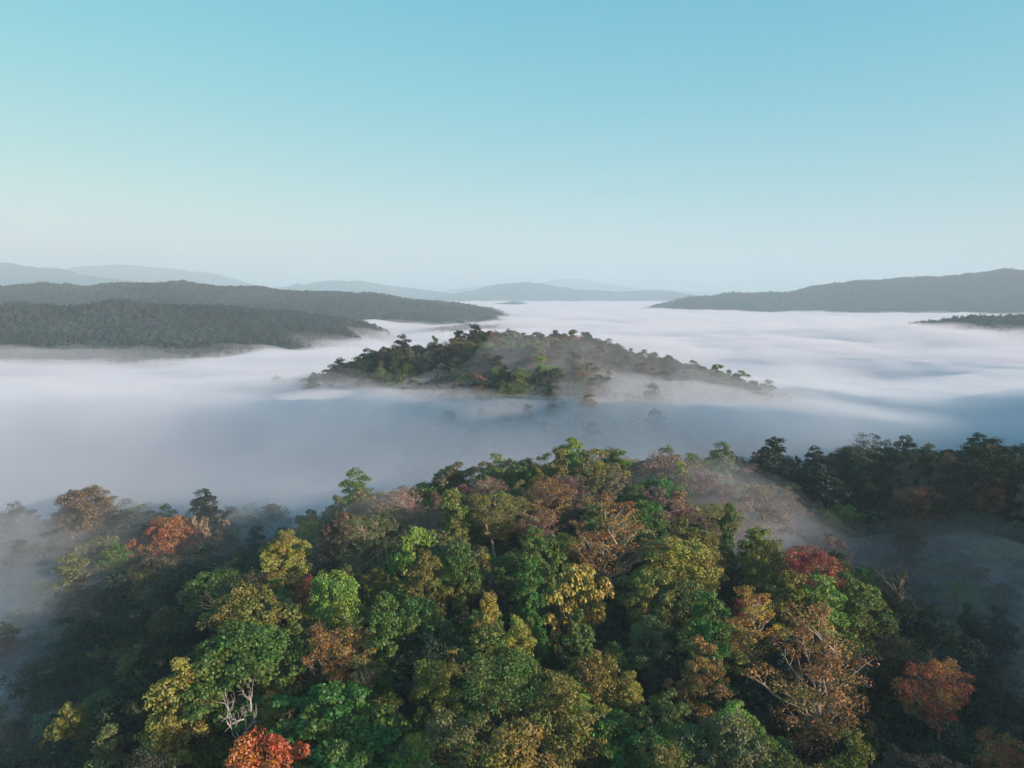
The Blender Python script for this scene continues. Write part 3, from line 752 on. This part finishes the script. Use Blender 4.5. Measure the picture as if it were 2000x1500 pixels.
CWORD = dict(palegold='pale golden', emerald='emerald', green='green', bright='bright green', lime='lime', olive='olive', yellowgreen='yellow green', yellow='golden', ochre='ochre', orange='orange', rust='rusty',
             crimson='crimson', fire='fiery', pink='pink', tan='tan', greygreen='grey green', dark='dark green', teal='blue green', brown='brown', mauve='mauve')
KWORD = dict(tall='tall', round='round', broad='broad', column='narrow', cone='pointed', airy='airy', bare='half bare', bigleaf='large leaved', umbrella='umbrella', ragged='ragged', bamboo='bamboo')
def relation(x, y):
    best = min(HEROPOS, key=lambda h: math.hypot(h[0] - x, (h[1] - y) * 1.2))
    dx, dy = x - best[0], y - best[1]
    dd = math.hypot(dx, dy)
    a = math.degrees(math.atan2(-dy, dx)) % 360
    w = ['right of', 'above and right of', 'above', 'above and left of', 'left of', 'below and left of', 'below', 'below and right of'][int((a + 22.5) // 45) % 8]
    return ('just ' if dd < 75 else '') + w + ' ' + best[2], dd
used_labels = {}
made = []
for i in chosen:
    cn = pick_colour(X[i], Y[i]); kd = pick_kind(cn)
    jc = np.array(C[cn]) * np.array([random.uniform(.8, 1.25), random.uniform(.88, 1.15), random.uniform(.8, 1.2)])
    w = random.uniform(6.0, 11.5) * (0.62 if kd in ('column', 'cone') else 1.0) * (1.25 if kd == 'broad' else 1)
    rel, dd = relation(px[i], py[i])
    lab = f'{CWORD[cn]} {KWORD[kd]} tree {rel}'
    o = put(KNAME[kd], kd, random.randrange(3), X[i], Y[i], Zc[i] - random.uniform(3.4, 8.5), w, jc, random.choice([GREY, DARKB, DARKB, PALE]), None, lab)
    made.append((o, lab, dd))
by = {}
for o, lab, dd in made: by.setdefault(lab, []).append((dd, o))
for lab, lst in by.items():
    if len(lst) > 1:
        lst.sort(key=lambda q: q[0])
        for (dd, o), wd in zip(lst, ['nearest', 'second', 'third', 'fourth', 'fifth', 'sixth'] + ['outermost'] * 9):
            o['label'] = f'{wd} ' + lab

def proto_collection(name, items):
    c = bpy.data.collections.new(name)
    for k, me in enumerate(items):
        o = bpy.data.objects.new(f'{name}_{k:02d}', me); c.objects.link(o)
    return c

def join_proto(lf, wd, name='tree_mass'):
    V, Fc, A = lf; n = len(V)
    if wd is not None:
        V2 = np.concatenate([V, wd[0]]); me = make_mesh(name, V2, [np.concatenate([Fc, wd[1] + n])])
        A = np.concatenate([A, np.zeros((len(wd[0]), 3))]); nb = len(wd[1])
    else:
        me = make_mesh(name, V, [Fc]); nb = 0
    me.materials.append(LEAF_I); me.materials.append(BARK_I)
    me.polygons.foreach_set('material_index', np.concatenate([np.zeros(len(Fc), np.int32), np.ones(nb, np.int32)]))
    at = me.attributes.new('leaf', 'FLOAT_VECTOR', 'POINT'); at.data.foreach_set('vector', A.astype(np.float32).ravel())
    return me

def mass(name, coll, nproto, P, rot, scl, idx, tint, label=None):
    me = bpy.data.meshes.new(name); me.vertices.add(len(P)); me.vertices.foreach_set('co', np.asarray(P, np.float32).ravel())
    def att(n, t, f, d): me.attributes.new(n, t, 'POINT').data.foreach_set(f, np.asarray(d).ravel())
    att('rot', 'FLOAT_VECTOR', 'vector', np.asarray(rot, np.float32)); att('scl', 'FLOAT_VECTOR', 'vector', np.asarray(scl, np.float32))
    att('idx', 'INT', 'value', np.asarray(idx, np.int32))
    att('tint', 'FLOAT_COLOR', 'color', np.concatenate([np.asarray(tint, np.float32), np.ones((len(P), 1), np.float32)], 1))
    o = link(name, me); o['kind'] = 'stuff'
    ng = bpy.data.node_groups.new(name, 'GeometryNodeTree')
    ng.interface.new_socket('Geometry', in_out='INPUT', socket_type='NodeSocketGeometry')
    ng.interface.new_socket('Geometry', in_out='OUTPUT', socket_type='NodeSocketGeometry')
    N, L = ng.nodes, ng.links
    gi = N.new('NodeGroupInput'); go = N.new('NodeGroupOutput')
    ci = N.new('GeometryNodeCollectionInfo'); ci.inputs['Collection'].default_value = coll
    ci.inputs['Separate Children'].default_value = True; ci.inputs['Reset Children'].default_value = True
    ip = N.new('GeometryNodeInstanceOnPoints'); ip.inputs['Pick Instance'].default_value = True
    def na(n, t):
        a = N.new('GeometryNodeInputNamedAttribute'); a.data_type = t; a.inputs['Name'].default_value = n; return a.outputs['Attribute']
    L.new(gi.outputs[0], ip.inputs['Points']); L.new(ci.outputs[0], ip.inputs['Instance'])
    L.new(na('idx', 'INT'), ip.inputs['Instance Index'])
    er = N.new('FunctionNodeEulerToRotation'); L.new(na('rot', 'FLOAT_VECTOR'), er.inputs[0]); L.new(er.outputs[0], ip.inputs['Rotation'])
    L.new(na('scl', 'FLOAT_VECTOR'), ip.inputs['Scale'])
    L.new(ip.outputs[0], go.inputs[0])
    md = o.modifiers.new(name, 'NODES'); md.node_group = ng
    return o

def zrot(n): return np.stack([rng.uniform(-.08, .08, n), rng.uniform(-.08, .08, n), rng.uniform(0, 6.283, n)], 1)

# trees of the near woods beyond the 300 built one by one
rest = [i for i in range(len(X)) if i not in chosen_set]
mk = ['round', 'broad', 'ragged', 'cone', 'column', 'airy', 'bare']
items = []; first = {}; meta = []
for k in mk:
    first[k] = len(items)
    for j, g in enumerate(GEOM[k][:2]): items.append(join_proto(*g)); meta.append(PROTO[k][j])
NEARC = proto_collection('near_tree', items)
Pp, Ss, Ii, Tt = [], [], [], []
for i in rest:
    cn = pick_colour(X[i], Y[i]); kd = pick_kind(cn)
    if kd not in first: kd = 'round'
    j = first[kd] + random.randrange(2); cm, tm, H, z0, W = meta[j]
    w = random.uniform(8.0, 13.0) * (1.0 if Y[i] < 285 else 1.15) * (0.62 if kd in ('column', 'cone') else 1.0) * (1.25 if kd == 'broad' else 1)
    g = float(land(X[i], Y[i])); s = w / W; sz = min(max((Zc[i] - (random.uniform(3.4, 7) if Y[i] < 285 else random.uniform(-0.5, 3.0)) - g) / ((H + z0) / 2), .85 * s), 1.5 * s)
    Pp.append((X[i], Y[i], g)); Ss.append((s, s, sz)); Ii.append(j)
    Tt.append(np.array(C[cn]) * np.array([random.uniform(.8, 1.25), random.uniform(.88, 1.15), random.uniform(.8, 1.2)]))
n = len(Pp); mass('forest', NEARC, len(items), Pp, zrot(n), Ss, Ii, Tt)


# undergrowth
ug = []
for s in range(4):
    (V, Fc, A), wd = make_tree(seed=40 + s, H=4.6, Rad=2.9, env='dome', crown0=.05, clumps=16, cr=1.1, puffs=5, nl=16, leaf=.5, limbs=3, trunk_r=.06)
    ug.append(join_proto((V, Fc, A), None, 'undergrowth'))
UC = proto_collection('shrub', ug)
x, y = scatter(-260, 330, 38, 480, 4.3, .48)
c = canopy(x, y); ok = in_view(x, y, c - 6, 120) & (c > 48); x, y = x[ok], y[ok]
g = land(x, y); n = len(x)
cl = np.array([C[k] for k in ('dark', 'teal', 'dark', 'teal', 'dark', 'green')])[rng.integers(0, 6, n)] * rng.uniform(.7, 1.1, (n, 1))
sc = rng.uniform(.75, 1.5, n)
mass('undergrowth', UC, 4, np.stack([x, y, g - .4], 1), zrot(n), np.stack([sc, sc, sc * rng.uniform(.8, 1.5, n)], 1), rng.integers(0, 4, n), cl)


# far woods
fw = []
for s in range(8):
    kw = dict(seed=60 + s, H=11, Rad=4.2, env=['dome', 'round', 'cone', 'vase'][s % 4], crown0=.2, clumps=16, cr=1.6, puffs=3, nl=9, leaf=1.15, limbs=2, trunk_r=.2, lobes=.5)
    lf, wd = make_tree(**kw); fw.append(join_proto(lf, wd, 'far_tree'))
FC = proto_collection('far_tree', fw)
FP = []
for y0, y1, xr, st in ((500, 1000, 1.0, 6.3), (1000, 1800, .95, 7.8), (1800, 2600, .9, 10), (2500, 3700, .9, 12.5)):
    x, y = scatter(-y1 * xr * .85, y1 * xr * .85, y0, y1, st, .48)
    ok = np.abs(x) < y * .80; x, y = x[ok], y[ok]
    c = canopy(x, y); ok = in_view(x, y, c) & (c > 46); x, y, c = x[ok], y[ok], c[ok]
    # drop what lies behind a hill crest
    vis = np.ones(len(x), bool)
    for t in np.linspace(.25, .985, 26): vis &= (CAM_Z + (c + 6 - CAM_Z) * t) > canopy(x * t, y * t) - 4
    x, y, c = x[vis], y[vis], c[vis]
    FP.append((x, y, c, st))

x = np.concatenate([f[0] for f in FP]); y = np.concatenate([f[1] for f in FP]); st = np.concatenate([np.full(len(f[0]), f[3]) for f in FP])
n = len(x); g = land(x, y)
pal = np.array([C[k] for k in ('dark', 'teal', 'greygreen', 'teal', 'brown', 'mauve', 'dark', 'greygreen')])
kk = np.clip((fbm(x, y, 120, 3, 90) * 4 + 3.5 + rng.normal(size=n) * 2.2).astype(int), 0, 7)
cl = (1 + 0.7 * fbm(x, y, 260, 3, 93)[:, None]) * (pal[kk] * 0.42 + pal.mean(0) * 0.32) * rng.uniform(.7, 1.3, (n, 1)) * np.array([.50, .85, 1.5])  # last factor puts the blue of the haze into the leaf colours
sc = st / 7.4 * rng.uniform(.65, 1.25, n) 
hh = rng.uniform(.7, 1.1, n) * (0.8 + 0.2 * st / 7)
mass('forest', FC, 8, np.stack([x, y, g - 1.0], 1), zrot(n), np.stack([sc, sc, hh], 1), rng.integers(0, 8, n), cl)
# ------------------------------------------------------------------ fog and haze
def volume_mat(name, color, density, aniso=0.0):
    m, N, L = new_mat(name)
    o = N.new('ShaderNodeOutputMaterial'); p = N.new('ShaderNodeVolumePrincipled')
    p.inputs['Color'].default_value = (*color, 1)
    p.inputs['Density'].default_value = density
    p.inputs['Anisotropy'].default_value = aniso
    L.new(p.outputs[0], o.inputs['Volume'])
    return m

def veil(x, y, cx, cy, rx, ry, rot=0.0):
    c, s = math.cos(rot), math.sin(rot)
    dx, dy = x - cx, y - cy
    a = (dx * c + dy * s) / rx; b = (-dx * s + dy * c) / ry
    return np.exp(-(a * a + b * b))

def fog_layer(top, density, seed, amp, veils=(), near=14, rise=10, sink=0):
    rad = np.geomspace(40, 16000, 330)
    ang = np.radians(np.linspace(-60, 60, 330))
    Rr, A = np.meshgrid(rad, ang, indexing='ij')
    X = Rr * np.sin(A); Y = Rr * np.cos(A)
    Z = top + amp * (1 + 0.8 * sstep(220, 420, Rr)) * fbm(X, Y, 190, 4, seed // 2, 0.5) + amp * 0.4 * fbm(X, Y, 55, 3, seed + 5) + amp * 1.2 * fbm(X, Y * 0.5, 900, 3, seed + 9)
    Z = Z - near * sstep(205, 140, Rr + 0.25 * X) - near * 0.8 * sstep(290, 215, Rr) * sstep(50, 90, X)
    Z = Z + rise * sstep(225, 300, Y) * sstep(560, 430, Y) * np.exp(-(X / 330.0) ** 2)
    Z = Z - sink * sstep(320, 650, Rr)
    for (cx, cy, rx, ry, rot, h) in veils:
        Z = Z + h * veil(X, Y, cx, cy, rx, ry, rot) * (1 + 0.9 * fbm(X, Y, 34, 3, 99))
    Z = Z - 8 * veil(X, Y, 270, 430, 130, 170) + 9 * veil(X, Y, 600, 980, 300, 260)
    # keep it clear of the viewpoint
    n = X.size
    V = np.concatenate([np.stack([X, Y, Z], -1).reshape(-1, 3), np.stack([X, Y, np.full_like(Z, -6.0)], -1).reshape(-1, 3)])
    nr, nc = X.shape
    top_f = grid_faces(nr, nc); bot_f = grid_faces(nr, nc)[:, ::-1] + n
    def strip(idx):
        a = idx[:-1]; b = idx[1:]
        return np.stack([a, a + n, b + n, b], -1)
    e = [strip(np.arange(nc)), strip(np.arange(nr) * nc)[:, ::-1], strip(np.arange(nr) * nc + nc - 1), strip(np.arange(nc) + (nr - 1) * nc)[:, ::-1]]
    me = make_mesh('fog', V, [top_f, bot_f] + e, volume_mat('fog_air', (0.835, 0.857, 0.905), density), True)
    bm = bmesh.new(); bm.from_mesh(me); bmesh.ops.recalc_face_normals(bm, faces=bm.faces)
    bm.faces.ensure_lookup_table()
    if bm.faces[5000].normal.z < 0: bmesh.ops.reverse_faces(bm, faces=bm.faces)
    bm.to_mesh(me); bm.free()
    o = link('fog', me); o['kind'] = 'stuff'
    return o

NEAR_VEILS = [(118, 172, 70, 40, 0.4, 5), (-26, 160, 20, 9, 0.1, 19), (24, 164, 66, 22, 0, 9), (-150, 250, 90, 50, 0, 5)]
HILL_VEILS = [(52, 372, 52, 20, 0.15, 15), (-4, 362, 30, 14, 0, 10), (-70, 360, 50, 14, 0, 4), (110, 352, 50, 24, 0.5, 7)]
def vv(k, q): return [(*v[:5], v[5] * k) for v in NEAR_VEILS] + [(*v[:5], v[5] * q) for v in HILL_VEILS]
fog_layer(54, 0.045, 71, 4, vv(0.5, 0.0), 16, 21)
fog_layer(59, 0.018, 72, 7, vv(0.9, 0.35), 16, 17)
fog_layer(63, 0.009, 73, 9, vv(1.35, 1.0), 17, 14, 2)
fog_layer(68, 0.0035, 74, 10, vv(1.5, 1.3), 13, 11, 6)

def build_haze():
    zb, zt, r = -30.0, 640.0, 36000.0
    V = [(x, y, z) for z in (zb, zt) for x, y in ((-r, -r), (r, -r), (r, r), (-r, r))]
    me = make_mesh('haze', np.array(V), [np.array([[3, 2, 1, 0], [4, 5, 6, 7], [0, 1, 5, 4], [1, 2, 6, 5], [2, 3, 7, 6], [3, 0, 4, 7]])],
                   volume_mat('haze_air', (0.60, 0.80, 0.88), HAZE))
    o = link('haze', me); o['kind'] = 'stuff'
HAZE = 2.1e-4
build_haze()
